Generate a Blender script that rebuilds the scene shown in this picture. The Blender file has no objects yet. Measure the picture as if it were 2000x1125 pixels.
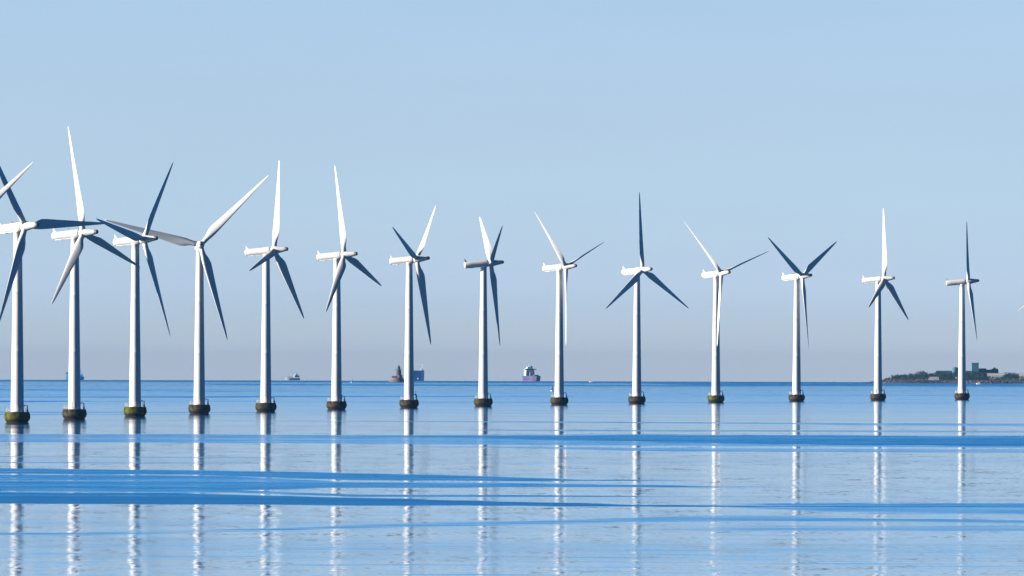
import bpy, bmesh, math, random
from mathutils import Vector, Matrix
R_ = math.radians
scene = bpy.context.scene
COL = scene.collection

# ---------------------------------------------------------------- camera, sky, sun, exposure
EYE = 23.2                 # height of the camera above the water
RE = 7.55e6                # effective radius of the earth (refraction included)
FPX = 23000.0              # focal length in pixels of a 2000 px wide frame
PITCH = (686.7 - 562.5) / FPX
ROLL = 0.00275
cam = bpy.data.cameras.new('camera')
cam.sensor_width = 36.0
cam.lens = FPX / 2000.0 * 36.0
cam.clip_start = 5.0
cam.clip_end = 90000.0
camo = bpy.data.objects.new('camera', cam)
COL.objects.link(camo)
camo.matrix_world = (Matrix.Translation((0, 0, EYE)) @ Matrix.Rotation(math.pi / 2 + PITCH, 4, 'X')
                     @ Matrix.Rotation(ROLL, 4, 'Z'))
scene.camera = camo
CM = camo.matrix_world.to_3x3()

SUN_EL, SUN_AZ = 13.0, 9.0          # degrees above the horizon; degrees from due left towards the camera
to_sun = Vector((-math.cos(R_(SUN_AZ)) * math.cos(R_(SUN_EL)), -math.sin(R_(SUN_AZ)) * math.cos(R_(SUN_EL)), math.sin(R_(SUN_EL))))
sun = bpy.data.lights.new('sun', 'SUN')
sun.energy = 5.0
sun.angle = R_(0.5)
sun.color = (1.0, 0.93, 0.82)
suno = bpy.data.objects.new('sun', sun)
COL.objects.link(suno)
suno.rotation_euler = to_sun.to_track_quat('Z', 'Y').to_euler()

world = bpy.data.worlds.new('World')
scene.world = world
world.use_nodes = True
wn, wl = world.node_tree.nodes, world.node_tree.links
wn.clear()
wo = wn.new('ShaderNodeOutputWorld')
bg = wn.new('ShaderNodeBackground')
sky = wn.new('ShaderNodeTexSky')
sky.sky_type = 'NISHITA'
sky.sun_disc = False
sky.sun_elevation = R_(SUN_EL)
sky.sun_rotation = math.atan2(to_sun.x, to_sun.y)
sky.altitude = 0.0
sky.air_density = 1.0
sky.dust_density = 0.0
sky.ozone_density = 5.0
tc = wn.new('ShaderNodeTexCoord')
sep = wn.new('ShaderNodeSeparateXYZ')
ramp = wn.new('ShaderNodeValToRGB')
mul = wn.new('ShaderNodeMix'); mul.data_type = 'RGBA'; mul.blend_type = 'MULTIPLY'; mul.inputs[0].default_value = 1.0
wl.new(tc.outputs['Generated'], sep.inputs[0])
mp = wn.new('ShaderNodeMath'); mp.operation = 'POWER'; mp.inputs[1].default_value = 0.5; mp.use_clamp = True
mx = wn.new('ShaderNodeMath'); mx.operation = 'MAXIMUM'; mx.inputs[1].default_value = 0.0
wl.new(sep.outputs['Z'], mx.inputs[0]); wl.new(mx.outputs[0], mp.inputs[0])
wl.new(mp.outputs[0], ramp.inputs[0])
# tint of the clear air by elevation: x = sqrt(sine of the elevation), colours are a third of the tint
# (the sky sheet starts at the sea horizon, which lies 0.15 degrees below eye level)
SKY_RAMP = [(0.0, (1.244, 1.379, 2.18)), (0.0451, (1.436, 1.595, 2.365)), (0.0742, (1.516, 1.744, 2.782)), (0.1155, (1.509, 1.746, 2.672)), (0.1455, (1.539, 1.657, 2.472)), (0.1715, (1.563, 1.653, 2.397)), (0.23, (0.9, 1.5, 2.45)), (0.295, (0.35, 1.7, 2.7)), (0.417, (0.12, 1.5, 2.6)), (0.585, (0.07, 0.42, 0.95)), (1.0, (0.06, 0.36, 0.8))]
SKY_RAMP = [(p, tuple(v / 3.0 for v in c)) for p, c in SKY_RAMP]
el = ramp.color_ramp.elements
while len(el) > 1: el.remove(el[-1])
for i, (p, c) in enumerate(SKY_RAMP):
    e = el[0] if i == 0 else el.new(p)
    e.position = p; e.color = (*c, 1)
cmb = wn.new('ShaderNodeCombineXYZ')
lift = wn.new('ShaderNodeMath'); lift.operation = 'ADD'; lift.inputs[1].default_value = 0.0035
wl.new(sep.outputs['X'], cmb.inputs['X']); wl.new(sep.outputs['Y'], cmb.inputs['Y'])
wl.new(mx.outputs[0], lift.inputs[0]); wl.new(lift.outputs[0], cmb.inputs['Z']); wl.new(cmb.outputs[0], sky.inputs[0])
wl.new(sky.outputs[0], mul.inputs[6]); wl.new(ramp.outputs[0], mul.inputs[7])
# barely visible uneven veils in the air
vmap = wn.new('ShaderNodeMapping'); vmap.inputs['Scale'].default_value = (14, 14, 90)
vn = wn.new('ShaderNodeTexNoise'); vn.inputs['Scale'].default_value = 1.0; vn.inputs['Detail'].default_value = 4
vr = wn.new('ShaderNodeMapRange'); vr.inputs['From Min'].default_value = 0.3; vr.inputs['From Max'].default_value = 0.7
vr.inputs['To Min'].default_value = 0.965; vr.inputs['To Max'].default_value = 1.03
wl.new(tc.outputs['Generated'], vmap.inputs[0]); wl.new(vmap.outputs[0], vn.inputs['Vector']); wl.new(vn.outputs['Fac'], vr.inputs['Value'])
vm = wn.new('ShaderNodeVectorMath'); vm.operation = 'SCALE'
wl.new(mul.outputs[2], vm.inputs[0]); wl.new(vr.outputs[0], vm.inputs['Scale'])
wl.new(vm.outputs[0], bg.inputs[0])
bg.inputs[1].default_value = 0.0588
wl.new(bg.outputs[0], wo.inputs[0])

vs = scene.view_settings
scene.display_settings.display_device = 'sRGB'
vs.view_transform = 'Standard'; vs.look = 'None'; vs.exposure = 2.35; vs.gamma = 1.0; vs.use_curve_mapping = False

random.seed(11)
def rnd(a, b): return a + (b - a) * random.random()

# ---------------------------------------------------------------- where a pixel of the photograph stands on the sea
def ray(px, py):
    v = CM @ Vector(((px - 1000.0) / FPX, (562.5 - py) / FPX, -1.0))
    return v.normalized()
def sea_z(x, y): return -(x * x + y * y) / (2 * RE)
def on_sea(px, py):
    """the point of the curved sea seen at a pixel (None above the horizon)"""
    v = ray(px, py)
    a = (v.x * v.x + v.y * v.y) / (2 * RE); b = v.z; c = EYE
    d = b * b - 4 * a * c
    if d < 0: return None
    t = (-b - math.sqrt(d)) / (2 * a)
    return Vector((v.x * t, v.y * t, EYE + v.z * t))
def at_dist(px, dist, z=None):
    """the point of the sea straight below the pixel column px, dist metres from the camera"""
    v = ray(px, 744.0); h = math.hypot(v.x, v.y)
    x, y = v.x / h * dist, v.y / h * dist
    return Vector((x, y, sea_z(x, y) if z is None else z))

# ---------------------------------------------------------------- materials
def mat(name, color, rough=0.5, spec=0.3, metal=0.0, var=0.0, scale=1.0, color2=None, stretch=(1, 1, 1), bump=0.0):
    m = bpy.data.materials.new(name); m.use_nodes = True
    n, l = m.node_tree.nodes, m.node_tree.links
    p = n['Principled BSDF']
    p.inputs['Roughness'].default_value = rough
    p.inputs['Specular IOR Level'].default_value = spec
    p.inputs['Metallic'].default_value = metal
    t = n.new('ShaderNodeTexCoord'); mpn = n.new('ShaderNodeMapping'); mpn.inputs['Scale'].default_value = stretch
    nz = n.new('ShaderNodeTexNoise'); nz.inputs['Scale'].default_value = scale; nz.inputs['Detail'].default_value = 4
    l.new(t.outputs['Object'], mpn.inputs[0]); l.new(mpn.outputs[0], nz.inputs['Vector'])
    r = n.new('ShaderNodeValToRGB')
    c2 = color2 or tuple(max(0, c * (1 - var)) for c in color)
    r.color_ramp.elements[0].position = 0.38; r.color_ramp.elements[0].color = (*c2, 1)
    r.color_ramp.elements[1].position = 0.62; r.color_ramp.elements[1].color = (*color, 1)
    l.new(nz.outputs['Fac'], r.inputs[0]); l.new(r.outputs[0], p.inputs['Base Color'])
    if bump:
        b = n.new('ShaderNodeBump'); b.inputs['Strength'].default_value = bump; b.inputs['Distance'].default_value = 0.1
        l.new(nz.outputs['Fac'], b.inputs['Height']); l.new(b.outputs[0], p.inputs['Normal'])
    return m
M = {}
def tide(m, z=1.25):
    'dark weed belt below the tide line'
    n, l = m.node_tree.nodes, m.node_tree.links; p = n['Principled BSDF']; src = p.inputs['Base Color'].links[0].from_socket
    t = n.new('ShaderNodeTexCoord'); sp = n.new('ShaderNodeSeparateXYZ'); l.new(t.outputs['Object'], sp.inputs[0])
    nz = n.new('ShaderNodeTexNoise'); nz.inputs['Scale'].default_value = 1.2; l.new(t.outputs['Object'], nz.inputs['Vector'])
    a = n.new('ShaderNodeMath'); a.operation = 'ADD'; l.new(sp.outputs['Z'], a.inputs[0]); l.new(nz.outputs['Fac'], a.inputs[1])
    r = n.new('ShaderNodeMapRange'); r.inputs['From Min'].default_value = z + .25; r.inputs['From Max'].default_value = z + .9; l.new(a.outputs[0], r.inputs['Value'])
    mx_ = n.new('ShaderNodeMix'); mx_.data_type = 'RGBA'; l.new(r.outputs[0], mx_.inputs[0]); mx_.inputs[6].default_value = (.008, .006, .004, 1); l.new(src, mx_.inputs[7])
    l.new(mx_.outputs[2], p.inputs['Base Color'])
M['paint'] = mat('white_paint', (0.29, 0.287, 0.28), 0.55, 0.12, var=0.05, scale=0.6, stretch=(1, 1, 0.15))
M['blade'] = mat('blade_gelcoat', (0.29, 0.287, 0.28), 0.5, 0.12, var=0.06, scale=0.5, stretch=(1, 1, 0.2))
M['nacelle'] = mat('nacelle_panel', (0.29, 0.287, 0.268), 0.5, 0.15, var=0.08, scale=0.8)
M['dark_metal'] = mat('dark_metal', (0.05, 0.05, 0.055), 0.5, 0.3, var=0.3, scale=3)
M['grey_metal'] = mat('grey_metal', (0.30, 0.31, 0.32), 0.5, 0.3, var=0.2, scale=3)
M['concrete_dark'] = mat('algae_concrete', (0.024, 0.020, 0.010), 0.9, 0.05, scale=0.55, color2=(0.007, 0.006, 0.004))
M['concrete_green'] = mat('green_algae_concrete', (0.042, 0.044, 0.003), 0.9, 0.05, scale=0.6, color2=(0.010, 0.008, 0.004))
M['concrete_grey'] = mat('weathered_concrete', (0.034, 0.027, 0.016), 0.9, 0.05, scale=0.7, color2=(0.008, 0.007, 0.004))
for k_ in ('concrete_dark', 'concrete_green', 'concrete_grey'): tide(M[k_])
M['white'] = mat('white_cladding', (0.30, 0.295, 0.28), 0.6, 0.2, var=0.08, scale=0.5)
M['hull_blue'] = mat('blue_hull', (0.002, 0.17, 0.42), 0.5, 0.2, var=0.15, scale=0.2)
M['hull_purple'] = mat('violet_hull', (0.022, 0.021, 0.065), 0.5, 0.2, var=0.2, scale=0.2)
M['hull_grey'] = mat('grey_hull', (0.18, 0.18, 0.23), 0.5, 0.2, var=0.2, scale=0.2)
M['boot_red'] = mat('red_boot_top', (0.06, 0.018, 0.03), 0.6, 0.2, var=0.2, scale=0.3)
M['glass'] = mat('window_glass', (0.03, 0.04, 0.05), 0.15, 0.5, var=0.1, scale=1)
M['brick'] = mat('red_brown_brick', (0.04, 0.024, 0.028), 0.8, 0.1, var=0.25, scale=1.5)
M['stone'] = mat('pink_granite', (0.075, 0.06, 0.062), 0.85, 0.1, var=0.3, scale=0.8)
M['slate'] = mat('dark_slate', (0.012, 0.036, 0.055), 0.7, 0.2, var=0.3, scale=0.6)
M['bluegrey'] = mat('blue_grey_wall', (0.025, 0.075, 0.11), 0.8, 0.1, var=0.2, scale=0.3)
M['shore'] = mat('shore_rock', (0.055, 0.038, 0.044), 0.9, 0.1, scale=0.12, color2=(0.03, 0.026, 0.034), stretch=(1, 1, 3))
M['grass'] = mat('island_grass', (0.03, 0.045, 0.025), 0.9, 0.1, var=0.4, scale=0.05)
M['leaf'] = mat('leaf', (0.012, 0.030, 0.022), 0.8, 0.1, scale=0.35, color2=(0.010, 0.022, 0.017))
M['leaf2'] = mat('leaf_olive', (0.018, 0.034, 0.02), 0.8, 0.1, scale=0.35, color2=(0.010, 0.02, 0.014))
M['bark'] = mat('bark', (0.09, 0.07, 0.05), 0.9, 0.1, var=0.3, scale=2)
M['buoy_red'] = mat('red_buoy_paint', (0.40, 0.08, 0.06), 0.5, 0.2, var=0.2, scale=2)
M['buoy_green'] = mat('green_buoy_paint', (0.03, 0.18, 0.14), 0.5, 0.2, var=0.2, scale=2)
M['buoy_yellow'] = mat('yellow_buoy_paint', (0.55, 0.50, 0.20), 0.5, 0.2, var=0.2, scale=2)
M['black'] = mat('black_paint', (0.02, 0.02, 0.025), 0.5, 0.3, var=0.3, scale=2)

# ---------------------------------------------------------------- mesh helpers
def tag(o, label=None, cat=None, group=None, kind=None):
    for k, v in (('label', label), ('category', cat), ('group', group), ('kind', kind)):
        if v: o[k] = v
    return o
def empty(name, loc=(0, 0, 0), rz=0.0):
    o = bpy.data.objects.new(name, None); COL.objects.link(o)
    o.location = loc; o.rotation_euler = (0, 0, rz); o.empty_display_size = 1.0
    return o
def link(name, bm, m, parent=None, smooth=False):
    me = bpy.data.meshes.new(name)
    bmesh.ops.recalc_face_normals(bm, faces=bm.faces)
    bm.to_mesh(me); bm.free()
    for mm in (m if isinstance(m, (list, tuple)) else [m]): me.materials.append(mm)
    if smooth:
        for p in me.polygons: p.use_smooth = True
    o = bpy.data.objects.new(name, me); COL.objects.link(o)
    o.parent = parent
    return o
def dup(o, parent=None):
    c = o.copy(); COL.objects.link(c); c.parent = parent
    for ch in list(o.children): dup(ch, c)
    return c
def box(bm, x0, x1, y0, y1, z0, z1, mi=0, taper=0.0):
    v = []
    for z, k in ((z0, 0.0), (z1, taper)):
        for x, y in ((x0 + k, y0 + k), (x1 - k, y0 + k), (x1 - k, y1 - k), (x0 + k, y1 - k)):
            v.append(bm.verts.new((x, y, z)))
    for f in ((0, 3, 2, 1), (4, 5, 6, 7), (0, 1, 5, 4), (1, 2, 6, 5), (2, 3, 7, 6), (3, 0, 4, 7)):
        bm.faces.new([v[i] for i in f]).material_index = mi
def lathe(bm, prof, seg=32, mtx=None, mi=0, cap=True):
    """rings of (radius, z) around z"""
    rings = []
    for r, z in prof:
        ring = []
        for i in range(seg):
            a = 2 * math.pi * i / seg
            p = Vector((r * math.cos(a), r * math.sin(a), z))
            ring.append(bm.verts.new(mtx @ p if mtx else p))
        rings.append(ring)
    for a, b in zip(rings, rings[1:]):
        for i in range(seg):
            bm.faces.new((a[i], a[(i + 1) % seg], b[(i + 1) % seg], b[i])).material_index = mi
    if cap:
        bm.faces.new(rings[0][::-1]).material_index = mi; bm.faces.new(rings[-1]).material_index = mi
def tube(bm, a, b, r, r2=None, seg=8, mi=0):
    a, b = Vector(a), Vector(b)
    q = (b - a).to_track_quat('Z', 'Y').to_matrix().to_4x4()
    lathe(bm, [(r, 0), (r2 if r2 is not None else r, (b - a).length)], seg, Matrix.Translation(a) @ q, mi)
def ico(bm, c, r, sub=1, sc=(1, 1, 1), mi=0):
    n0 = len(bm.verts)
    bmesh.ops.create_icosphere(bm, subdivisions=sub, radius=r, matrix=Matrix.Translation(c) @ Matrix.Diagonal((*sc, 1)))

# ---------------------------------------------------------------- the sea: one curved sheet to beyond the horizon
# wind-ruffled strips on the calm water: lists of (x, y) of the upper and lower edge read off the photograph's
# 2000 px frame and laid out on the sea, with their strength (0 mirror calm .. 1 ruffled)
BANDS = [
    ([(0, 741), (2000, 746.5)], [(0, 745), (200, 745.5), (420, 746.5), (1000, 748.5), (1250, 749), (1400, 754), (1700, 754.5), (2000, 755.5)], 0.68, 0.9),
    ([(420, 749.5), (1000, 751), (1250, 751.5), (1400, 753)], [(380, 749.5), (420, 752), (800, 753.8), (1300, 755)], 0.6, 0.8),
    ([(0, 752.5), (240, 753)], [(0, 754.5), (240, 754)], 0.35, 0.6),
    ([(0, 759.5), (450, 761)], [(0, 763), (250, 763.5), (450, 762)], 0.4, 0.8),
    ([(0, 769.5), (400, 768.5)], [(0, 773), (400, 770)], 0.25, 0.8),
    ([(0, 782.5), (120, 783), (200, 783.5)], [(0, 785.5), (120, 784.6), (200, 784)], 0.75, 0.5),
    ([(100, 774.5), (400, 774), (520, 773.5), (1000, 773.5)], [(100, 776), (400, 777), (520, 776), (1000, 774.5)], 0.6, 0.6),
    ([(420, 763.2), (640, 763.2)], [(420, 765.8), (640, 763.8)], 0.4, 0.7),
    ([(0, 804.5), (300, 805)], [(0, 806), (300, 806)], 0.6, 0.5),
    ([(0, 808.5), (200, 808.5)], [(0, 811), (200, 809.5)], 0.3, 0.7),
    ([(820, 786), (1050, 786), (2000, 786.6)], [(820, 787), (1050, 787.2), (2000, 787.4)], 0.42, 0.6),
    ([(1380, 770.5), (2000, 771)], [(1380, 771), (1560, 773), (2000, 773)], 0.32, 0.7),
    ([(620, 822), (1100, 823), (1480, 825.5), (1700, 826.5), (2000, 827)], [(620, 823), (1100, 825.5), (1480, 828), (1700, 831), (2000, 832)], 0.27, 1.0),
    ([(880, 839.5), (1100, 839), (2000, 841.5)], [(880, 840), (1100, 842), (2000, 845)], 0.26, 1.2),
    ([(0, 847), (400, 848), (700, 850), (900, 849), (1300, 847.5), (2000, 850.5)],
     [(0, 863.5), (400, 865), (700, 867), (1000, 869), (1300, 871), (2000, 874.5)], 0.30, 1.2),
    ([(700, 851.5), (900, 851), (1300, 849), (1600, 850), (2000, 852.5)], [(700, 853), (900, 855), (1300, 864), (1600, 869), (2000, 872)], 0.70, 2.2),
    ([(950, 872), (1300, 874.5), (2000, 877.5)], [(950, 874), (1300, 881.5), (2000, 884)], 0.34, 0.9),
    ([(0, 891), (340, 893)], [(0, 892), (340, 894)], 0.3, 0.7),
    ([(0, 902.5), (280, 904)], [(0, 904.5), (280, 905)], 0.35, 0.7),
    ([(0, 914.5), (350, 918.5), (700, 924), (1000, 932), (1150, 937)], [(0, 925.5), (350, 926.5), (700, 938), (1000, 940), (1150, 939)], 0.60, 1.4),
    ([(0, 927), (300, 928), (450, 930.5), (700, 942), (1000, 944), (1250, 947), (1420, 951)],
     [(0, 963), (350, 963), (480, 958), (640, 953.5), (1000, 951), (1250, 951.5), (1420, 951.5)], 0.50, 1.8),
    ([(450, 957), (700, 966), (1000, 967), (1300, 969.5)], [(450, 962), (700, 970.5), (1000, 970.5), (1300, 970.5)], 0.55, 1.0),
    ([(0, 962), (350, 963.5), (700, 972.5), (1000, 980), (1250, 986), (1600, 989)], [(0, 983.5), (350, 985), (700, 987), (1000, 988), (1250, 989.5), (1600, 990.5)], 0.85, 1.2),
    ([(1400, 989), (1600, 984), (1700, 982.5), (2000, 983)], [(1400, 990), (1600, 998), (1700, 1003), (2000, 1004)], 0.30, 3.0),
    ([(1600, 983.2), (2000, 983)], [(1600, 986), (1750, 991), (2000, 991)], 0.50, 1.4),
    ([(1250, 1013), (1500, 1010), (2000, 1016)], [(1250, 1019), (1500, 1017), (2000, 1021.5)], 0.27, 1.6),
    ([(1500, 1028), (2000, 1027)], [(1500, 1036), (2000, 1037)], 0.20, 2.5),
    ([(0, 1039), (150, 1040), (350, 1036), (560, 1031), (700, 1025), (1050, 1017), (1250, 1010), (1450, 1007)],
     [(0, 1046), (150, 1046), (350, 1041), (560, 1036), (700, 1031), (1050, 1024), (1250, 1018), (1450, 1012)], 0.24, 2.4),
]
def interp(poly, x):
    if x <= poly[0][0]: return poly[0][1], poly[0][0] - x
    if x >= poly[-1][0]: return poly[-1][1], x - poly[-1][0]
    for (x0, y0), (x1, y1) in zip(poly, poly[1:]):
        if x <= x1: return y0 + (y1 - y0) * (x - x0) / (x1 - x0), 0.0
def sm(t): t = max(0.0, min(1.0, t)); return t * t * (3 - 2 * t)
def ripple(px, py):
    """(calm baseline, strength of the strip here, how far inside the strip)"""
    base = 0.20 * (1 - sm((py - 765) / 70.0))
    S_, K_ = 0.0, 0.0
    for up, lo, s, soft in BANDS:
        a, ea = interp(up, px); b, eb = interp(lo, px)
        if py < a - 4 or py > b + 4: continue
        e = min(ea, eb)
        end = 1.0 if up[0][0] <= 0 and px < 500 or up[-1][0] >= 2000 and px > 1500 else 1.0 - sm(e / 260.0)
        if end <= 0: continue
        thin = min(1.0, (b - a) / 6.0)
        w = soft * (0.7 + 1.1 * thin)                 # wide strips get ragged edges, thin ones stay crisp
        k = sm((py - a + w) / (2 * w)) * (1 - sm((py - b + w) / (2 * w)))
        if s * end * k > S_ * K_: S_, K_ = s * end, k
        elif S_ == 0: S_ = s * end
    return base, S_, K_
def make_sea():
    azs = [-180 + 10 * i for i in range(17)] + [-12, -8, -5, -3.6, -3.1]
    azs += [-2.9 + 0.05 * i for i in range(117)] + [3.1, 3.6, 5, 8, 12] + [20 + 10 * i for i in range(16)]
    rows = [20, 60, 150, 300, 500, 700, 900, 1000, 1080]
    y = 1134.0
    while y > 745.2:
        p = on_sea(1000, y); rows.append(math.hypot(p.x, p.y))
        y -= 0.45 if y < 800 else 0.6
    last = rows[-1]
    rows += [last + 250, last + 700, last + 1500, 21500.0]
    rows = sorted(set(r for r in rows if r <= 21500))
    me = bpy.data.meshes.new('sea')
    verts = [(0, 0, 0)]; vals = [(0.0, 0.0, 0.0)]
    CI = CM.inverted()
    for r in rows:
        for a in azs:
            x, yy = r * math.sin(R_(a)), r * math.cos(R_(a))
            z = sea_z(x, yy)
            verts.append((x, yy, z))
            q = CI @ (Vector((x, yy, z)) - Vector((0, 0, EYE)))
            if q.z < 0 and abs(a) < 4:
                px, py = 1000 + FPX * q.x / -q.z, 562.5 - FPX * q.y / -q.z
                vals.append(ripple(px, py) if r > 1000 else (0.0, 0.0, 0.0))
            else: vals.append((0.2 if r > 9000 else 0.05, 0.0, 0.0))
    n = len(azs); faces = []
    for i in range(n): faces.append((0, 1 + (i + 1) % n, 1 + i))
    for j in range(len(rows) - 1):
        b0, b1 = 1 + j * n, 1 + (j + 1) * n
        for i in range(n):
            k = (i + 1) % n
            faces.append((b0 + i, b0 + k, b1 + k, b1 + i))
    me.from_pydata(verts, [], faces)
    at = me.attributes.new('ripple', 'FLOAT_VECTOR', 'POINT')
    at.data.foreach_set('vector', [c for v in vals for c in v])
    for p in me.polygons: p.use_smooth = True
    o = bpy.data.objects.new('sea', me); COL.objects.link(o)
    if me.polygons[len(me.polygons) // 2].normal.z < 0: me.flip_normals()
    tag(o, kind='structure')
    m = bpy.data.materials.new('sea_water'); m.use_nodes = True
    m.cycles.use_bump_map_correction = False
    n_, l = m.node_tree.nodes, m.node_tree.links
    P = n_['Principled BSDF']
    P.inputs['IOR'].default_value = 1.34
    def math_(op, a, b=None, clamp=False):
        q = n_.new('ShaderNodeMath'); q.operation = op; q.use_clamp = clamp
        for i, v in enumerate((a, b)):
            if v is None: continue
            if isinstance(v, (int, float)): q.inputs[i].default_value = v
            else: l.new(v, q.inputs[i])
        return q.outputs[0]
    geo = n_.new('ShaderNodeNewGeometry'); pos = geo.outputs['Position']
    def noise(sx, sy, detail, color=False, off=0.0, rough=0.5):
        mp = n_.new('ShaderNodeMapping'); mp.inputs['Scale'].default_value = (sx, sy, 0.0); mp.inputs['Location'].default_value = (off, off * 0.7, off)
        nz = n_.new('ShaderNodeTexNoise'); nz.inputs['Scale'].default_value = 1.0; nz.inputs['Detail'].default_value = detail
        nz.inputs['Roughness'].default_value = rough
        l.new(pos, mp.inputs[0]); l.new(mp.outputs[0], nz.inputs['Vector'])
        return nz.outputs['Color' if color else 'Fac']
    a = n_.new('ShaderNodeAttribute'); a.attribute_name = 'ripple'
    sa = n_.new('ShaderNodeSeparateXYZ'); l.new(a.outputs['Vector'], sa.inputs[0])
    edge = noise(0.045, 0.065, 5, off=21.0, rough=0.7)
    k1 = math_('ADD', sa.outputs['Z'], math_('MULTIPLY', math_('SUBTRACT', edge, 0.5), 2.0))
    # noise moves the edge only where there is one
    kk = n_.new('ShaderNodeMapRange'); kk.interpolation_type = 'SMOOTHSTEP'; kk.inputs['From Min'].default_value = 0.25; kk.inputs['From Max'].default_value = 0.75
    l.new(k1, kk.inputs['Value'])
    gate = math_('MULTIPLY', sa.outputs['Z'], 8.0, True)
    rip = math_('MAXIMUM', sa.outputs['X'], math_('MULTIPLY', math_('MULTIPLY', sa.outputs['Y'], kk.outputs[0]), gate))
    # streaky variation inside the ruffled strips and faint patches in the calm
    st = noise(0.005, 0.028, 5, off=3.1, rough=0.7)
    stf = noise(0.06, 0.10, 4, off=33.1, rough=0.65)
    st = math_('ADD', math_('MULTIPLY', st, 0.55), math_('MULTIPLY', stf, 0.45))
    st2 = noise(0.0035, 0.012, 3, off=9.3)
    # rv = rip * (1 + (1.3 - rip) * (st - 0.5) * 5): weak strips break up, strong ones stay whole
    rv = math_('MULTIPLY', rip, math_('ADD', math_('MULTIPLY', math_('SUBTRACT', 1.3, rip), math_('MULTIPLY', math_('SUBTRACT', st, 0.5), 6.5)), 1.0), True)
    calm = math_('MULTIPLY', math_('SUBTRACT', st2, 0.45, True), 0.35)
    # short cat's-paw dashes on the nearer water
    dsh = noise(0.035, 0.16, 3, off=14.2, rough=0.6)
    spn = n_.new('ShaderNodeSeparateXYZ'); l.new(pos, spn.inputs[0])
    near = n_.new('ShaderNodeMapRange'); near.inputs['From Min'].default_value = 1750; near.inputs['From Max'].default_value = 1250
    l.new(spn.outputs['Y'], near.inputs['Value'])
    dd = math_('MULTIPLY', math_('MULTIPLY', math_('SUBTRACT', dsh, 0.56, True), 2.2), near.outputs[0])
    rip2 = math_('ADD', math_('ADD', rv, calm, True), dd, True)
    # roughness: from nearly calm to ruffled
    mr = n_.new('ShaderNodeMapRange'); mr.inputs['From Max'].default_value = 1.1
    mr.inputs['To Min'].default_value = 0.055; mr.inputs['To Max'].default_value = 0.40
    l.new(rip2, mr.inputs['Value'])
    rn = n_.new('ShaderNodeMapRange'); rn.inputs['From Min'].default_value = 3200; rn.inputs['From Max'].default_value = 1200
    rn.inputs['To Min'].default_value = 0.0; rn.inputs['To Max'].default_value = 0.008
    l.new(spn.outputs['Y'], rn.inputs['Value'])
    l.new(math_('ADD', mr.outputs[0], rn.outputs[0]), P.inputs['Roughness'])
    # slow swell and short wavelets: slopes of a few thousandths
    f1 = noise(0.10, 0.035, 2, True, 1.7)
    f2 = noise(1.1, 0.22, 3, True, 5.9)
    def slope(c, amp):
        s = n_.new('ShaderNodeVectorMath'); s.operation = 'SUBTRACT'; s.inputs[1].default_value = (0.5, 0.5, 0.5)
        l.new(c, s.inputs[0])
        k = n_.new('ShaderNodeVectorMath'); k.operation = 'MULTIPLY'; k.inputs[1].default_value = (amp, amp, 0)
        l.new(s.outputs[0], k.inputs[0]); return k.outputs[0]
    ad = n_.new('ShaderNodeVectorMath'); ad.operation = 'ADD'; l.new(slope(f1, 0.032), ad.inputs[0]); l.new(slope(f2, 0.048), ad.inputs[1])
    ad2 = n_.new('ShaderNodeVectorMath'); ad2.operation = 'ADD'; l.new(ad.outputs[0], ad2.inputs[0]); l.new(geo.outputs['Normal'], ad2.inputs[1])
    spf = n_.new('ShaderNodeSeparateXYZ'); l.new(pos, spf.inputs[0])
    far = n_.new('ShaderNodeMapRange'); far.inputs['From Min'].default_value = 1500; far.inputs['From Max'].default_value = 4500
    far.inputs['To Min'].default_value = 1.0; far.inputs['To Max'].default_value = 0.35
    l.new(spf.outputs['Y'], far.inputs['Value'])
    fsc = n_.new('ShaderNodeVectorMath'); fsc.operation = 'SCALE'; l.new(ad.outputs[0], fsc.inputs[0]); l.new(far.outputs[0], fsc.inputs['Scale'])
    l.new(fsc.outputs[0], ad2.inputs[0])
    nn = n_.new('ShaderNodeVectorMath'); nn.operation = 'NORMALIZE'; l.new(ad2.outputs[0], nn.inputs[0])
    l.new(nn.outputs[0], P.inputs['Normal'])
    P.inputs['Base Color'].default_value = (0.0, 0.06, 0.17, 1)
    me.materials.append(m)
    return o
sea = make_sea()

# ---------------------------------------------------------------- wind turbines
def blade_mesh():
    bm = bmesh.new()
    #        z, chord, thickness ratio, twist
    secs = [(0.9, 1.9, 1.0, 0), (2.6, 1.9, 1.0, 0), (4.0, 2.15, .80, 10), (5.6, 2.7, .52, 13), (7.6, 3.15, .33, 11), (10, 3.05, .27, 8.5),
            (14, 2.65, .23, 6), (19, 2.2, .20, 4), (24, 1.75, .18, 2.5), (29, 1.32, .17, 1), (33, .98, .16, .3), (36, .66, .15, 0), (37.4, .40, .15, 0), (38.0, .10, .2, 0)]
    N = 20; rings = []
    for z, c, t, tw in secs:
        ring = []
        rnd_ = max(0.0, min(1.0, (t - .33) / .67))        # 1 = round root, 0 = aerofoil
        c *= 1.10 if z > 4 else 1.0
        for i in range(N):
            a = 2 * math.pi * i / N
            u = 0.5 + 0.5 * math.cos(a)                     # 1 trailing .. 0 leading
            ya = (1 if a < math.pi else -1) * t * 5 * (.2969 * math.sqrt(u) - .126 * u - .3516 * u * u + .2843 * u ** 3 - .1015 * u ** 4)
            yc = .5 * t * math.sin(a)
            yy = (ya * (1 - rnd_) + yc * rnd_) * c
            xx = ((.35 - u) * (1 - rnd_) + (.5 - u) * rnd_) * c
            ca, sa = math.cos(R_(tw)), math.sin(R_(tw))
            ring.append(bm.verts.new((xx * ca - yy * sa, xx * sa + yy * ca, z)))
        rings.append(ring)
    for p, q in zip(rings, rings[1:]):
        for i in range(N): bm.faces.new((p[i], p[(i + 1) % N], q[(i + 1) % N], q[i]))
    bm.faces.new(rings[0][::-1]); bm.faces.new(rings[-1])
    return bm

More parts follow.
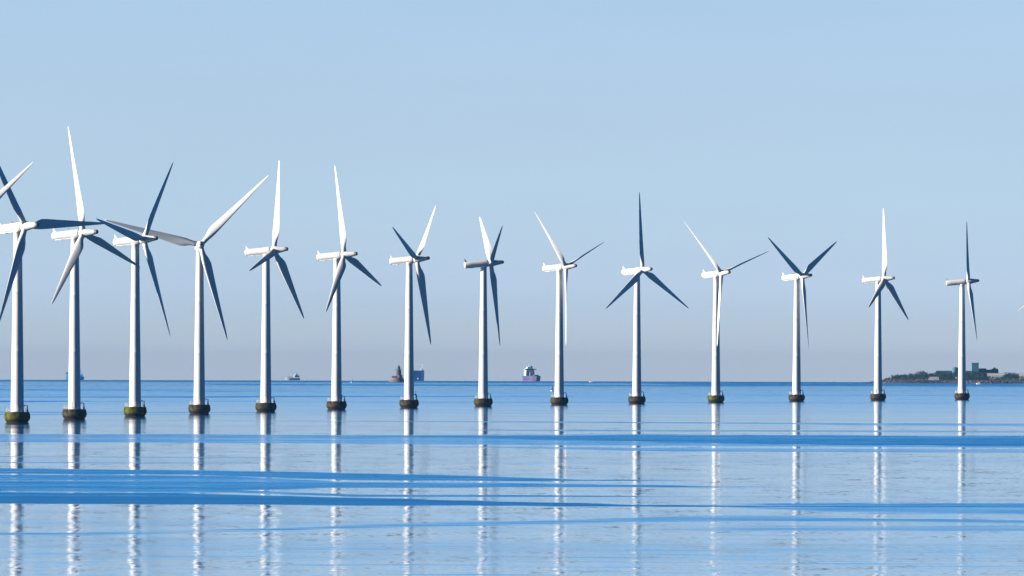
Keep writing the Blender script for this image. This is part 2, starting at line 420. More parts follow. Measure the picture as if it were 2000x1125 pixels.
HUB = 65.2; TILT = R_(5); CONE = R_(2); OVER = 3.4
def nac_frame():
    """frame of the nacelle in the turbine: x along the shaft (up-tilted), origin at the hub centre"""
    return Matrix.Translation((OVER * math.cos(TILT), 0, HUB)) @ Matrix.Rotation(-TILT, 4, 'Y')

def make_turbine():
    root = empty('wind_turbine')
    # tower: tapered steel tube with flange rings
    bm = bmesh.new()
    prof = [(2.28, 3.78), (2.28, 4.05), (2.18, 4.06)]
    for i in range(1, 25):
        z = 4.06 + (63.2 - 4.06) * i / 24
        r = 2.18 + (1.36 - 2.18) * ((z - 4.06) / (63.2 - 4.06)) ** 1.0
        prof.append((r, z))
        if i in (8, 16): prof += [(r + .005, z + .02), (r + .005, z + .10), (r - .003, z + .12)]
    prof += [(1.5, 63.25), (1.5, 63.7)]
    lathe(bm, prof, 48)
    tower = link('tower', bm, M['paint'], root, True)
    for p in tower.data.polygons: p.use_smooth = True
    bm = bmesh.new()
    box(bm, -2.32, -2.1, -.5, .5, 4.3, 6.5)
    door = link('door', bm, M['grey_metal'], tower)
    door.rotation_euler.z = R_(150)
    # foundation: bowl of concrete with ice cone, ledge at the water
    bm = bmesh.new()
    lathe(bm, [(3.9, -3.0), (3.95, .08), (3.85, .28), (3.45, .34), (3.75, .75), (4.1, 1.25), (4.32, 1.9), (4.32, 2.35), (4.22, 2.9), (4.0, 3.72), (3.9, 3.8), (2.0, 3.81)], 40)
    f = link('foundation', bm, M['concrete_dark'], root, True)
    bm = bmesh.new()
    box(bm, -3.75, -2.95, -.7, .7, 3.8, 5.35, taper=.12)
    link('equipment_cabinet', bm, M['white'], f)
    bm = bmesh.new()                                        # davit crane
    tube(bm, (3.3, .2, 3.8), (3.3, .2, 5.9), .17); tube(bm, (3.3, .2, 5.85), (2.2, .2, 6.1), .12); tube(bm, (2.3, .2, 6.05), (2.3, .2, 5.6), .08)
    box(bm, 3.05, 3.6, -.1, .5, 3.8, 4.6)
    link('davit_crane', bm, M['dark_metal'], f)
    bm = bmesh.new()                                        # railing
    for i in range(16):
        a = 2 * math.pi * i / 16; b = 2 * math.pi * (i + 1) / 16
        p = (3.72 * math.cos(a), 3.72 * math.sin(a)); q = (3.72 * math.cos(b), 3.72 * math.sin(b))
        tube(bm, (*p, 3.8), (*p, 4.85), .028, seg=5)
        if i != 0:
            for z in (4.3, 4.83): tube(bm, (*p, z), (*q, z), .022, seg=5)
    link('railing', bm, M['grey_metal'], f)
    bm = bmesh.new()                                        # boat landing: two fender posts and rungs
    for y in (-.75, .75):
        tube(bm, (5.0, y, -1.0), (5.0, y, 4.1), .17)
        tube(bm, (3.8, y, 3.75), (5.0, y, 3.75), .12); tube(bm, (3.6, y, .3), (5.0, y, .3), .12); tube(bm, (4.2, y, 2.1), (5.0, y, 2.1), .1)
    for k in range(12): tube(bm, (5.0, -.75, .2 + k * .33), (5.0, .75, .2 + k * .33), .035, seg=5)
    link('boat_landing', bm, M['dark_metal'], f)
    # nacelle
    F = nac_frame(); X = Matrix.Rotation(math.pi / 2, 4, 'Y')
    bm = bmesh.new()
    T0 = -12.0
    lathe(bm, [(1.15, T0 - .25), (1.36, T0 - .05), (1.42, T0 + .2), (1.47, T0 + 3.5), (1.55, T0 + 7.5), (1.62, T0 + 9.6), (1.55, T0 + 10.3), (1.40, T0 + 10.75)], 36, X)
    nac = link('nacelle', bm, M['nacelle'], root, True); nac.matrix_local = F
    bm = bmesh.new()                                        # flat dark underside pan with a hatch
    box(bm, T0 + .7, T0 + 7.2, -.75, .75, -1.50, -1.28); box(bm, T0 + 2.6, T0 + 3.5, -.9, .9, -1.62, -1.3)
    link('bottom_pan', bm, M['grey_metal'], nac)
    bm = bmesh.new()                                        # wind vane fin
    v = [bm.verts.new(p) for p in ((T0 + .05, -.10, 1.2), (T0 + 1.25, -.10, 1.3), (T0 - .1, -.05, 3.0), (T0 + .05, .10, 1.2), (T0 + 1.25, .10, 1.3), (T0 - .1, .05, 3.0), (T0 + .12, -.05, 2.85), (T0 + .12, .05, 2.85))]
    for q in ((0, 1, 6, 2), (3, 5, 7, 4), (0, 2, 5, 3), (1, 4, 7, 6), (0, 3, 4, 1), (2, 6, 7, 5)): bm.faces.new([v[i] for i in q])
    link('vane_fin', bm, M['nacelle'], nac)
    bm = bmesh.new(); tube(bm, (T0 + 6.0, .3, 1.5), (T0 + 6.0, .3, 2.1), .07); tube(bm, (T0 + 6, -.1, 2.1), (T0 + 6, .7, 2.1), .04)
    link('anemometer', bm, M['dark_metal'], nac)
    for xx, r in ((T0 + 2.4, 1.452), (T0 + 5.0, 1.497), (T0 + 7.5, 1.553)):     # seams between the cover panels
        bm = bmesh.new()
        lathe(bm, [(r - .05, xx - .03), (r + .02, xx - .025), (r + .02, xx + .025), (r - .05, xx + .03)], 36, X, cap=False)
        link('panel_seam', bm, M['grey_metal'], nac)
    # hub with its long spinner
    bm = bmesh.new()
    lathe(bm, [(1.30, -1.15), (1.52, -1.1), (1.56, -.4), (1.55, .8), (1.42, 1.5), (1.22, 2.6), (1.02, 3.7), (.86, 4.7), (.76, 5.0)], 36, X)
    hub = link('hub', bm, M['nacelle'], root, True); hub.matrix_local = F
    bm = bmesh.new()
    lathe(bm, [(.74, 4.98), (.80, 5.05), (.76, 5.5), (.55, 5.8), (.25, 5.95), (.05, 5.98)], 28, X)
    link('nose_cap', bm, M['dark_metal'], hub, True)
    bl = []
    b0 = link('blade', blade_mesh(), M['blade'], root, True)
    for k in (1, 2):
        c = b0.copy(); COL.objects.link(c); c.parent = root
    return root

def pose(root, psi, theta, pitch):
    pitches = pitch if isinstance(pitch, tuple) else (pitch,) * 3
    """psi: shaft direction (0 = towards +x, positive turns it towards the camera); theta: first blade's azimuth"""
    root.rotation_euler.z = -R_(psi)
    blades = sorted([c for c in root.children if c.name.startswith('blade')], key=lambda o: o.name)
    for i, b in enumerate(blades):
        th = R_(theta + 120 * i)
        n = Vector((math.cos(TILT), 0, math.sin(TILT)))
        e1 = Vector((0, 1, 0)); e2 = Vector((-math.sin(TILT), 0, math.cos(TILT)))
        Z = (math.cos(CONE) * (math.sin(th) * e1 + math.cos(th) * e2) + math.sin(CONE) * n).normalized()
        Xd = (math.cos(th) * e1 - math.sin(th) * e2)
        Y = Z.cross(Xd).normalized(); Xd = Y.cross(Z)
        m3 = Matrix((Xd, Y, Z)).transposed().to_4x4()
        # Y is -n or n; turn so that the leading edge (+x) leans towards n by the pitch
        s = 1.0 if Y.dot(n) > 0 else -1.0
        b.matrix_local = Matrix.Translation((OVER * math.cos(TILT), 0, HUB)) @ m3 @ Matrix.Rotation(R_(pitches[i]) * s, 4, 'Z')

# px of the tower foot, distance, shaft yaw, blade azimuth, pitch, foundation turn, foundation material, label
G = 'wind turbines in a row at sea'
TUR = [
    (-64, 3683, 31, 61, 80, 150, 'concrete_dark', 'wind turbine beyond the left edge, only its white blade tip in view'),
    (34, 3896, 40.2, 88.3, 0, 100, 'concrete_green', 'wind turbine cut by the left edge, dark blades, yellow-green algae on its foundation'),
    (145.5, 4110, 27.7, 108.3, -60, 80, 'concrete_grey', 'wind turbine second from the left, its white blade reaching highest of all'),
    (264, 4321, 26.9, 40.8, 0, 110, 'concrete_green', 'wind turbine third from the left, dark blade raised right, another crossing its nacelle'),
    (389.5, 4530, 85, 44.5, 25, 95, 'concrete_grey', 'wind turbine turned to face the viewer, its shaded blue spinner seen end-on'),
    (519.5, 4735, 17.8, 16.7, -60, 0, 'concrete_dark', 'wind turbine fifth from the left, white blade upright, short-looking blade at lower left'),
    (657.5, 4938, 21.2, 110.2, -60, 0, 'concrete_grey', 'wind turbine next left of the lighthouse, one white blade up, two down'),
    (799, 5139, 17.2, 51.1, (-55, -55, 12), 0, 'concrete_grey', 'wind turbine standing between the lighthouse and the blue ship'),
    (944, 5336, -9, -64.2, (62, -60, -50), 0, 'concrete_dark', 'wind turbine seen side-on, shaded nacelle, two raised blades in a narrow V'),
    (1092.5, 5531, 29.8, 71.9, (-50, 48, -64), 0, 'concrete_dark', 'wind turbine right of the violet ship, one blade hanging down beside its tower'),
    (1244, 5724, 38.6, -0.2, 5, 0, 'concrete_grey', 'wind turbine with one dark blade straight up and two dark ones spread evenly below'),
    (1398.5, 5914, 41.8, 72.8, (-58, 72, -62), 70, 'concrete_green', 'wind turbine with two thin raised blades and a white blade down along the tower'),
    (1556, 6101, 34.2, 61.5, 12, 0, 'concrete_grey', 'wind turbine with two dark blades raised in an open V, third hanging down'),
    (1715, 6286, 20.3, 5.6, -60, 70, 'concrete_dark', 'wind turbine in front of the island tip, white blade straight up'),
    (1879, 6469, 0.5, 90.6, (0, -34, 34), 0, 'concrete_grey', 'wind turbine beside the square island tower, two blades in one upright line'),
    (2051.5, 6650, 44, 6, -76, 0, 'concrete_dark', 'wind turbine beyond the right edge, only a pale blade tip in view'),
]
proto = make_turbine()
for i, (px, d, psi, th, pitch, ft, fm, lab) in enumerate(TUR):
    t = proto if i == 0 else dup(proto)
    t.location = at_dist(px, d)
    tag(t, lab, 'wind turbine', G)
    pose(t, psi, th, pitch)
    for c in t.children:
        if c.name.startswith('foundation'):
            c.rotation_euler.z = R_(psi)
            for g in c.children:
                if g.name.startswith('boat_landing') and ft: g.rotation_euler.z = R_(115)
            if c.data.users > 1: c.data = c.data.copy()
            c.data.materials[0] = M[fm]
        if c.name.startswith('tower'):
            c.rotation_euler.z = rnd(0, 6)

# ---------------------------------------------------------------- ships, lighthouse and buoys near the horizon
def frame_at(px, dist):
    """empty-less placement: location on the sea and the heading that looks back at the camera"""
    p = at_dist(px, dist)
    return p, math.atan2(p.x, p.y)          # angle to turn so that local -y faces the camera: rz = -angle

def hull_bm(L, W, z0, z1, flare=0.12, bow=1):
    """hull along local x, tapered bow at +x"""
    bm = bmesh.new(); N = 14; rings = []
    for j, (z, k) in enumerate(((z0, 1 - flare), ((z0 + z1) / 2, 1 - flare * .3), (z1, 1.0))):
        left, right = [], []
        for i in range(N + 1):
            t = i / N
            w = W / 2 * k * (1 if t < .68 else max(.03, math.cos((t - .68) / .32 * math.pi / 2) ** .7))
            w *= (0.82 + 0.18 * min(1, t / .12))
            x = -L / 2 + L * t + (0.04 * L * (z - z0) / (z1 - z0) if t > .9 else 0)
            left.append((x, w, z)); right.append((x, -w, z))
        rings.append([bm.verts.new(p) for p in left + right[::-1]])
    n = len(rings[0])
    for a, b in zip(rings, rings[1:]):
        for i in range(n): bm.faces.new((a[i], a[(i + 1) % n], b[(i + 1) % n], b[i]))
    bm.faces.new(rings[0]); bm.faces.new(rings[-1][::-1])
    return bm
def windows(name, parent, x0, x1, n, y, z0, z1, m=None, axis='x', w=.6):
    for i in range(n):
        bm = bmesh.new(); c = x0 + (x1 - x0) * (i + .5) / n; h = (x1 - x0) / n * w / 2
        if axis == 'x': box(bm, c - h, c + h, y - .06, y + .06, z0, z1)
        else: box(bm, y - .06, y + .06, c - h, c + h, z0, z1)
        link(name, bm, m or M['glass'], parent)

# violet tanker coming bow-on: superstructure behind the deck
p, az = frame_at(1039.5, 17600)
t = empty('tanker', p, -az - R_(78)); tag(t, 'violet-hulled ship seen bow-on at the horizon with tall white superstructure', 'ship')
h = link('hull', hull_bm(62, 20, -1, 7.6), M['hull_purple'], t)
link('boot_top', hull_bm(61, 18.6, -1.6, 1.2, .02), M['boot_red'], h)
bm = bmesh.new(); box(bm, 20, 31, -3.2, 3.2, 7.6, 9.2); link('forecastle', bm, M['boot_red'], t)
bm = bmesh.new(); box(bm, -26, -12, -7, 7, 7.5, 14.5); box(bm, -24, -14, -6, 6, 14.5, 18.5); box(bm, -16, -13, -9, 9, 15.8, 17.8); box(bm, -23, -16, -4, 4, 18.5, 20.8)
w = link('superstructure', bm, M['white'], t)
windows('window', w, -5.5, 5.5, 6, -13.0, 16.2, 17.3, axis='y')
bm = bmesh.new(); tube(bm, (-20, -1, 20.6), (-20, -1, 25.5), .35, .15); tube(bm, (-20, -2.6, 23.6), (-20, .6, 23.6), .12); link('mast', bm, M['grey_metal'], t)
bm = bmesh.new(); box(bm, -25, -21, 1.5, 5, 18.5, 22.2, taper=.3); link('funnel', bm, M['hull_blue'], t)
bm = bmesh.new(); tube(bm, (2, 4, 7.5), (2, 4, 17.5), .5, .35); tube(bm, (2, 4, 17), (2, -3.5, 19.5), .3, .2); link('deck_crane', bm, M['white'], t)
bm = bmesh.new(); tube(bm, (12, -6, 7.5), (12, -6, 13.5), .4, .3); tube(bm, (12, -6, 13.2), (12, 0, 14.5), .25, .15); link('deck_crane', bm, M['white'], t)

# blue box-shaped ship behind the eighth tower
p, az = frame_at(812, 17300)
t = empty('car_carrier', p, -az - R_(95)); tag(t, 'blue box-shaped ship half hidden behind a turbine tower, right of the lighthouse', 'ship')
h = link('hull', hull_bm(70, 21, -1, 15.0, .04), M['hull_blue'], t)
bm = bmesh.new(); box(bm, -20, 12, -9.6, 9.6, 15.0, 15.5); link('deck_rail', bm, M['white'], t)
bm = bmesh.new(); box(bm, -20, -14, -10, -5, 15.0, 19.0); box(bm, -20, -15, 4, 8, 15.4, 18.0); w = link('wheelhouse', bm, M['white'], t)
bm = bmesh.new(); tube(bm, (-16, -7.5, 18.5), (-16, -7.5, 24), .3, .2); tube(bm, (-16, 8.5, 15), (-16, 8.5, 24), .3, .2); tube(bm, (-16, -9.5, 23.6), (-16, 10, 23.6), .35); link('gantry', bm, M['grey_metal'], t)
bm = bmesh.new(); tube(bm, (-18, -8.5, 18.8), (-15, -6.5, 21.4), .45, .3); link('radar_arm', bm, M['hull_blue'], t)
bm = bmesh.new(); box(bm, 34, 35.2, 5, 7, 2, 4); link('side_lamp', bm, M['white'], t)

# low grey coaster far away
p, az = frame_at(572, 18200)
t = empty('cargo_ship', p, -az + R_(8)); tag(t, 'small faint grey cargo ship on the horizon between two turbine towers', 'ship')
h = link('hull', hull_bm(22, 5, 0, 3.2, .1, 1), M['hull_grey'], t)
h.rotation_euler.z = math.pi
bm = bmesh.new(); box(bm, 2, 10, -2.2, 2.2, 4.3, 7.5); box(bm, 3.5, 7, -1.8, 1.8, 7.5, 9.6); w = link('superstructure', bm, M['white'], t)
windows('window', w, 3.7, 6.8, 3, -1.8, 8.2, 9.1)
bm = bmesh.new(); tube(bm, (5, 0, 9.5), (5, 0, 12.5), .15); tube(bm, (1.5, 0, 11.8), (8.5, 0, 11.8), .12); link('mast', bm, M['grey_metal'], t)
bm = bmesh.new(); box(bm, -9, 0, -2, 2, 4.3, 5.3); link('hatch', bm, M['hull_grey'], t)

# ship crossing behind the second full tower
p, az = frame_at(146, 17300)
t = empty('coaster', p, -az); tag(t, 'ship mostly hidden behind the second turbine tower, white stern and dark teal bow showing', 'ship')
h = link('hull', hull_bm(26, 6, -.5, 4.6, .1), M['hull_blue'], t)
bm = bmesh.new(); box(bm, -13.5, -7, -2.6, 2.6, 4.6, 6.6); box(bm, -13, -8.5, -2.4, 2.4, 6.6, 10.5); box(bm, -13.5, -8, -2.8, 2.8, 10.5, 11.0); w = link('superstructure', bm, M['white'], t)
windows('window', w, -12.6, -8.9, 4, -2.4, 8.9, 9.9)
bm = bmesh.new(); tube(bm, (8.6, 0, 4.6), (8.6, 0, 15.5), .5, .3); tube(bm, (8.6, 0, 14.5), (12.0, 0, 6.5), .25); tube(bm, (8.6, 0, 14.5), (5, 0, 6), .25); link('cargo_derrick', bm, M['hull_blue'], t)
bm = bmesh.new(); box(bm, 7.5, 12, -2.2, 2.2, 4.6, 7.6); link('forecastle', bm, M['hull_blue'], t)

# lighthouse on its stone caisson
p, az = frame_at(776, 13300)
t = empty('lighthouse', p, -az); tag(t, 'dark red-brown lighthouse on a round stone pier, left of a turbine tower', 'lighthouse')
bm = bmesh.new(); lathe(bm, [(10.4, -1), (10.2, .5), (9.0, .8), (6.6, 4.6), (6.5, 5.0)], 28); f = link('stone_pier', bm, M['stone'], t, True)
bm = bmesh.new(); lathe(bm, [(10.6, -.6), (10.6, .35), (10.3, .45)], 28); link('waterline_ledge', bm, M['slate'], f)
bm = bmesh.new(); box(bm, -6.2, -1.5, -2.5, 2.5, 4.8, 7.0); lathe(bm, [(3.6, 4.9), (3.4, 8.0), (3.9, 8.2)], 20, Matrix.Translation((2.3, 0, 0))); link('keeper_house', bm, M['stone'], t)
X0 = Matrix.Translation((1.6, 0, 0))
bm = bmesh.new(); lathe(bm, [(3.3, 5.0), (3.0, 8), (2.7, 13.0), (2.6, 13.8)], 24, X0); tw = link('tower', bm, M['brick'], t, True)
for k, z in enumerate((7.0, 9.6, 12.0)):
    bm = bmesh.new(); box(bm, 1.2, 2.0, -3.15 + .08 * k, -2.6, z, z + 1.2); link('window', bm, M['glass'], tw)
bm = bmesh.new(); lathe(bm, [(2.6, 13.8), (3.7, 14.0), (3.7, 14.3), (3.6, 14.3)], 24, X0)
for i in range(12):
    a = math.pi / 6 * i; tube(bm, (1.6 + 3.6 * math.cos(a), 3.6 * math.sin(a), 14.3), (1.6 + 3.6 * math.cos(a), 3.6 * math.sin(a), 15.3), .06, seg=5)
lathe(bm, [(3.55, 15.25), (3.65, 15.25), (3.65, 15.35), (3.55, 15.35)], 24, X0, cap=False)
link('gallery', bm, M['slate'], t)
bm = bmesh.new(); lathe(bm, [(1.7, 14.3), (1.7, 16.8)], 16, X0); ln = link('lantern_room', bm, M['slate'], t)
bm = bmesh.new(); lathe(bm, [(1.9, 16.8), (1.75, 17.1), (.9, 18.3), (.25, 18.8), (.22, 19.2), (.1, 20.6)], 16, X0); link('dome', bm, M['slate'], t)
bm = bmesh.new(); tube(bm, (-2.6, 0, 13.6), (-1.8, 0, 14.2), .3); tube(bm, (-2.4, 0, 12.8), (-2.4, 0, 14.8), .12); link('davit_arm', bm, M['slate'], t)

def buoy(px, dist, H, body, bcol, lab, kind='spar', sc=1.0, name='navigation_buoy'):
    p, az = frame_at(px, dist)
    t = empty(name, p, -az); t.scale = (sc, sc, sc)
    tag(t, lab, 'buoy')
    bm = bmesh.new(); lathe(bm, [(.9, -.8), (1.1, 0), (1.1, .35), (.75, .6), (.35, .8)], 20); fl = link('float', bm, M[bcol], t, True)
    bm = bmesh.new()
    if kind == 'pillar':
        lathe(bm, [(.45, .7), (.42, H * .72), (.2, H * .74)], 14); link('pillar', bm, M[body], t, True)
    else:
        for k in range(3):
            a = 2.1 * k; tube(bm, (.6 * math.cos(a), .6 * math.sin(a), .5), (.15 * math.cos(a), .15 * math.sin(a), H * .75), .07)
        box(bm, -.35, .35, -.35, .35, H * .42, H * .62); link('frame', bm, M[body], t)
    bm = bmesh.new(); tube(bm, (0, 0, H * .7), (0, 0, H), .07); box(bm, -.3, .3, -.06, .06, H * .88, H, ); box(bm, -.06, .06, -.3, .3, H * .88, H - .01)
    link('topmark', bm, M['black'], t)
    bm = bmesh.new(); lathe(bm, [(.16, H * .72), (.16, H * .80), (.05, H * .83)], 10); link('lantern', bm, M['white'], t)
    return t
def dist_of(px, y):
    p = on_sea(px, y); return math.hypot(p.x, p.y)
buoy(1078.3, dist_of(1078.3, 764.0), 4.6, 'black', 'white', 'black and white buoy with topmark just left of the tower beside the violet ship', 'pillar')
buoy(811.5, dist_of(811.5, 775.0), 3.4, 'black', 'hull_blue', 'dark buoy peeping out right of a turbine foot below the blue ship', 'pillar', 1.0)
buoy(687, dist_of(687, 747.2), 4.6, 'buoy_green', 'white', 'teal and white buoy on the horizon left of the lighthouse', 'pillar', 1.1)
buoy(207.5, dist_of(207.5, 743.6), 3.0, 'white', 'black', 'tiny white buoy with dark side on the horizon between the second and third full towers', 'pillar', 1.0)
buoy(598, 18000, 5.0, 'hull_grey', 'hull_grey', 'faint grey spar buoy right of the grey cargo ship', 'lattice')
buoy(550.5, 18400, 5.5, 'hull_grey', 'hull_grey', 'faint thin spar buoy left of the grey cargo ship', 'lattice')
buoy(906, 18300, 4.0, 'hull_grey', 'hull_grey', 'faint dark speck of a buoy on the horizon left of the ninth tower', 'pillar', .9)
buoy(1627, 18200, 4.6, 'hull_grey', 'hull_grey', 'faint speck of a buoy on the horizon left of the island', 'pillar', .8)

def motor_boat(px, y, L, lab, flip=False):
    p, az = frame_at(px, dist_of(px, y))
    t = empty('motor_boat', p, -az + (math.pi if flip else 0)); tag(t, lab, 'boat')
    link('hull', hull_bm(L, L * .36, -.2, L * .22, .2), M['white'], t)
    bm = bmesh.new(); box(bm, -L * .2, L * .18, -L * .13, L * .13, L * .22, L * .46, taper=.15); c = link('cabin', bm, M['white'], t)
    windows('window', c, -L * .17, L * .15, 3, -L * .128, L * .32, L * .40)
    bm = bmesh.new(); tube(bm, (-.3, 0, L * .45), (-.3, 0, L * .75), .06); link('mast', bm, M['grey_metal'], t)
motor_boat(1155, 746.6, 4.8, 'tiny white motor boat on the horizon right of the violet ship', True)
motor_boat(1911.5, 750.6, 5.2, 'small white motor boat off the island shore, right of the last tower', True)

# ---------------------------------------------------------------- the island at the right
ID = 14000.0
def isl(px, dy=0.0):                       # a point of the island: px column, metres behind its shore line
    return at_dist(px, ID + dy)
S = FPX / ID                                # pixels per metre there
def shore_h(px):
    """height of the shore bank above the sea"""
    t = sm((px - 1684) / 45.0)
    return 0.45 + 2.9 * t
def make_island():
    bm = bmesh.new(); cols = []
    pxs = [1684 + 2.2 * i for i in range(0, 330)]
    prof = ((0, -1.2), (0.6, .25), (3, .45), (7, .75), (11, .98), (16, 1.0), (40, 1.12), (90, 1.3), (170, 1.2), (240, .9), (300, -.2))
    for px in pxs:
        col = []
        tl = sm((px - 1684) / 60.0)
        end = 1 - sm((px - 2300) / 100.0)
        for d, k in prof:
            dd = d * (0.12 + 0.88 * tl) + (rnd(-.9, .9) if d < 20 else rnd(-3, 3)) + 3.5 * math.sin(px * .045) + (1 - tl) * 6
            p = isl(px, dd)
            z = p.z + (shore_h(px) * k * (end if k > 0 else 1) + (rnd(-.28, .28) if 0 < d < 20 else 0)) if k > 0 else p.z + k
            col.append(bm.verts.new((p.x, p.y, z)))
        cols.append(col)
    for a, b in zip(cols, cols[1:]):
        for i in range(len(a) - 1):
            f = bm.faces.new((a[i], b[i], b[i + 1], a[i + 1])); f.material_index = 0 if i < 5 else 1
    o = link('island', bm, [M['shore'], M['grass']])
    tag(o, kind='structure'); return o
make_island()
def rocks_mesh(seed):
    random.seed(seed); bm = bmesh.new()
    bmesh.ops.create_icosphere(bm, subdivisions=1, radius=1.0)
    for v in bm.verts: v.co *= rnd(.7, 1.15); v.co.z *= .7
    return bm
rk = [link('shore_rock', rocks_mesh(s), M['stone' if s % 2 else 'shore']) for s in range(4)]
random.seed(5)
for i in range(70):
    o = rk[i] if i < 4 else dup(rk[i % 4])
    px = rnd(1690, 2080); r = rnd(.5, 1.3)
    p = isl(px, rnd(2.5, 8.5) + 3.5 * math.sin(px * .045))
    o.location = (p.x, p.y, p.z + shore_h(px) * rnd(.25, .85)); o.scale = (r * rnd(.9, 1.6), r, r * .8); o.rotation_euler.z = rnd(0, 6)
    tag(o, 'weathered boulder on the reddish bank of the island', 'rock', 'boulders along the island shore')

def facade(root, name, x0, x1, y0, y1, z0, z1, m, rows=0, cols_=0, wm=None, ww=.6):
    bm = bmesh.new(); box(bm, x0, x1, y0, y1, z0, z1)
    w = link(name, bm, m, root)
    for r in range(rows):
        zz = z0 + (z1 - z0) * (r + .35) / rows
        windows('window', w, x0 + .4, x1 - .4, cols_, y0, zz, zz + (z1 - z0) / rows * .4, wm, w=ww)
    return w
def bld(px0, px1, y_base, name, lab, dy, cat='building'):
    """building standing behind the shore: returns root, half width in metres; y values in photo pixels -> metres"""
    c = (px0 + px1) / 2; p = isl(c, dy)
    z = p.z + shore_h(c) * 1.1
    t = empty(name, (p.x, p.y, z), -math.atan2(p.x, p.y)); tag(t, lab, cat)
    return t, (px1 - px0) / 2 * (ID + dy) / FPX, (ID + dy) / FPX
def zy(px, y, dy):                          # height above a building's foot for photo row y
    hor = 686.7 + ROLL * (px - 1000); d = ID + dy
    zabs = EYE - (y - hor) / FPX * d
    return zabs - (-(d * d) / (2 * RE) + shore_h(px) * 1.1)

# square tower block
t, hw, u = bld(1898, 1911.5, 728, 'tower_block', 'tall dark blue-grey square tower on the island, right of the last full turbine tower', 150)
top = zy(1905, 709.5, 150)
w = facade(t, 'wall', -hw, hw, 0, 8, 0, top, M['bluegrey'], 6, 3, M['slate'])
bm = bmesh.new(); box(bm, -hw - .25, hw + .25, -.25, 8.25, top, top + .6); r = link('roof', bm, M['slate'], t)
bm = bmesh.new(); tube(bm, (hw - .8, 3, top + .6), (hw - .8, 3, top + 4), .1); link('antenna', bm, M['dark_metal'], r)
# long stepped hall right of it
t, hw, u = bld(1911.5, 1950, 728, 'long_hall', 'long low blue-grey hall with dark roof adjoining the square tower of the island', 158)
a, b = zy(1930, 722.5, 158), zy(1930, 720.5, 158)
facade(t, 'wall', -hw, hw, 0, 12, 0, a, M['bluegrey'], 2, 12, M['slate'])
bm = bmesh.new(); box(bm, -hw, -hw + 9, -.4, 12.4, a, b + .6); box(bm, -hw + 9, hw - 9, -.2, 12.2, a, a + .4); link('roof', bm, M['slate'], t)
bm = bmesh.new(); box(bm, hw - 8.5, hw - .5, 1, 10, a, b + .3); box(bm, hw - 6, hw - 3.5, 2, 8, b + .3, b + 1.7); link('roof_house', bm, M['bluegrey'], t)
# drum-like building left of the last tower
t, hw, u = bld(1859.5, 1872, 728, 'gun_tower', 'dark round-topped tower on the island partly hidden by the last full turbine tower', 140)
top = zy(1866, 719.5, 140)
bm = bmesh.new(); lathe(bm, [(hw, 0), (hw, top), (hw * .9, top + .6), (hw * .55, top + 1.3), (.3, top + 1.6)], 20, Matrix.Translation((0, hw, 0)))
w = link('wall', bm, M['bluegrey'], t)
windows('window', w, -2, 2, 3, .0, top * .55, top * .75, M['slate'])
bm = bmesh.new(); tube(bm, (0, hw, top + 1.5), (0, hw, top + 3), .12); link('antenna', bm, M['dark_metal'], t)
# flat roofed rampart behind the trees
t, hw, u = bld(1828, 1898, 728, 'rampart', 'long flat-topped dark rampart rising behind the island trees left of the square tower', 165, 'rampart')
top = zy(1850, 724.6, 165)
facade(t, 'wall', -hw, hw, 0, 20, 0, top, M['slate'], 1, 10, M['bluegrey'])
bm = bmesh.new(); box(bm, -hw + 1, hw - 1, 1, 19, top, top + .35); link('grass_top', bm, M['grass'], t)
# white buildings
def white_house(px0, px1, y0, y1, lab, dy, n):
    t, hw, u = bld(px0, px1, y1, 'white_building', lab, dy)
    c = (px0 + px1) / 2; a, b = zy(c, y1, dy), zy(c, y0, dy)
    facade(t, 'wall', -hw, hw, 0, 6, min(0, a), b - .5, M['white'], 1, n, M['bluegrey'], .3)
    bm = bmesh.new(); v0 = bm
    box(bm, -hw - .25, hw + .25, -.3, 6.3, b - .5, b, taper=0.0); link('roof', bm, M['white'], t)
white_house(1928, 1963, 728.8, 733.5, 'long white building above the trees, right of the square tower', 110, 9)
white_house(1990, 2020, 729, 733.5, 'white building at the right edge of the frame behind the trees', 110, 8)
white_house(1815.5, 1833.5, 736.0, 740.4, 'small low white building at the foot of the trees, in the middle of the island', 18, 4)
white_house(1866, 1869.5, 736.5, 740.4, 'tiny white hut just left of the last full turbine tower', 18, 1)

# trees: trunk, limbs and a crown of many leaf-sized faces
def tree_mesh(seed, H, Wd, m, dens=420, conic=0.0):
    random.seed(seed)
    root = bpy.data.objects.new('tree', None); COL.objects.link(root)
    bm = bmesh.new(); tube(bm, (0, 0, -.6), (rnd(-.2, .2), rnd(-.2, .2), H * .55), .28, .14, 7)
    blobs = []
    for k in range(rnd_i(6, 9)):
        a = rnd(0, 6.28); rr = rnd(.1, .36) * Wd; z = H * rnd(.32, .86)
        rr *= (1 - conic * (z / H))
        c = Vector((rr * math.cos(a), rr * math.sin(a), z)); blobs.append((c, rnd(.16, .28) * Wd))
        tube(bm, (0, 0, z * .55), tuple(c), .11, .04, 5)
    blobs.append((Vector((0, 0, H * .80)), .24 * Wd)); blobs.append((Vector((0, 0, H * .5)), .33 * Wd))
    link('trunk', bm, M['bark'], root)
    bm = bmesh.new()
    for i in range(dens):
        c, r = random.choice(blobs)
        d = Vector((random.gauss(0, 1), random.gauss(0, 1), random.gauss(0, 1))).normalized() * r * rnd(.55, 1.1)
        q = c + Vector((d.x, d.y, d.z * .85)); s = rnd(.32, .62)
        u = Vector((random.gauss(0, 1), random.gauss(0, 1), random.gauss(0, 1))).normalized(); v = u.orthogonal().normalized()
        w = u.cross(v)
        vs_ = [bm.verts.new(q + (v * math.cos(x) + w * math.sin(x)) * s * rnd(.7, 1.2)) for x in (0, 1.3, 2.6, 3.9, 5.2)]
        bm.faces.new(vs_)
    link('crown', bm, m, root)
    return root
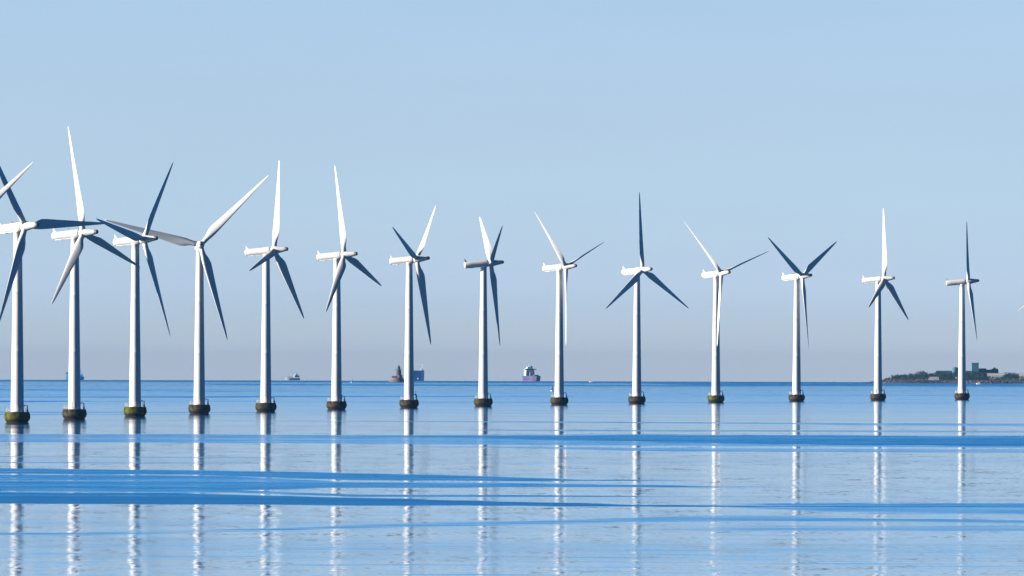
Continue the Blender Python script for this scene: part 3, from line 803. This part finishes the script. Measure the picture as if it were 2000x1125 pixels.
def rnd_i(a, b): return int(rnd(a, b + .999))
protos = [tree_mesh(20 + k, 10.0, 9.0 + (k % 3) * 1.5, M['leaf' if k % 2 else 'leaf2'], 460, .5 if k in (2, 5) else .15) for k in range(7)]
used = set()
def top_line(px):                          # skyline of the wood, photo rows
    L = [(1728, 737), (1738, 735), (1746, 731.5), (1760, 731), (1775, 729), (1790, 727.5), (1800, 724.5), (1808, 727), (1818, 728.5), (1830, 726), (1860, 725.5),
         (1898, 728), (1912, 727), (1922, 727), (1930, 731), (1942, 734), (1955, 733), (1962, 727.5), (1975, 727), (1988, 728.5), (1994, 732), (2010, 731), (2060, 728), (2160, 728), (2300, 733)]
    return interp(L, px)[0]
random.seed(77)
spots = []
px = 1729
while px < 2120:
    spots.append((px, 14 + rnd(0, 12), .42)); spots.append((px + rnd(1, 4), 60 + rnd(0, 20), .72))
    spots.append((px + rnd(-2, 3), 100 + rnd(0, 30), 1.0)); px += rnd(5.0, 6.6)
for i, (px, dy, k) in enumerate(spots):
    if k < .5 and (1812 < px < 1837 or 1863 < px < 1873): continue
    if k == 1.0 and 1926 < px < 1962: continue
    if px < 1740 and k > .5: k = .8
    pi = rnd_i(0, 6) % 7
    t = protos[pi] if pi not in used else dup(protos[pi]); used.add(pi)
    p = isl(px, dy); gz = shore_h(px) * (1.0 if dy < 40 else 1.2)
    hor = 686.7 + ROLL * (px - 1000)
    ztop = EYE - (top_line(px) + rnd(-.4, 1.0) - hor) / FPX * (ID + dy) - p.z - gz
    H = max(1.8, ztop * (k if k < 1 else 1))
    t.location = (p.x, p.y, p.z + gz - .2)
    s = H / 10.0; w = max(.42, min(.95, s * rnd(.95, 1.35)))
    t.scale = (w, w, s * 1.03); t.rotation_euler.z = rnd(0, 6.28)
    if k < .5: tag(t, 'low bushy green tree in the front row above the island bank', 'tree', 'low bushy trees in front on the island')
    elif k < .9: tag(t, 'dark green tree in the middle rows of the island wood', 'tree', 'trees in the middle rows of the island wood')
    else: tag(t, 'dark green tree forming the skyline of the island wood', 'tree', 'trees of the island skyline')

# ---------------------------------------------------------------- haze: one closed box of thin even air
bm = bmesh.new(); box(bm, -21800, 21800, -21800, 21800, -34, 115)
hm = bpy.data.materials.new('haze_air'); hm.use_nodes = True
hn, hl = hm.node_tree.nodes, hm.node_tree.links
hn.clear(); ho = hn.new('ShaderNodeOutputMaterial'); hv = hn.new('ShaderNodeVolumePrincipled')
hv.inputs['Color'].default_value = (0.20, 0.46, 0.80, 1)
hv.inputs['Density'].default_value = 0.85e-5
hv.inputs['Anisotropy'].default_value = 0.5
hl.new(hv.outputs[0], ho.inputs['Volume'])
hz = link('haze', bm, hm); tag(hz, kind='stuff')
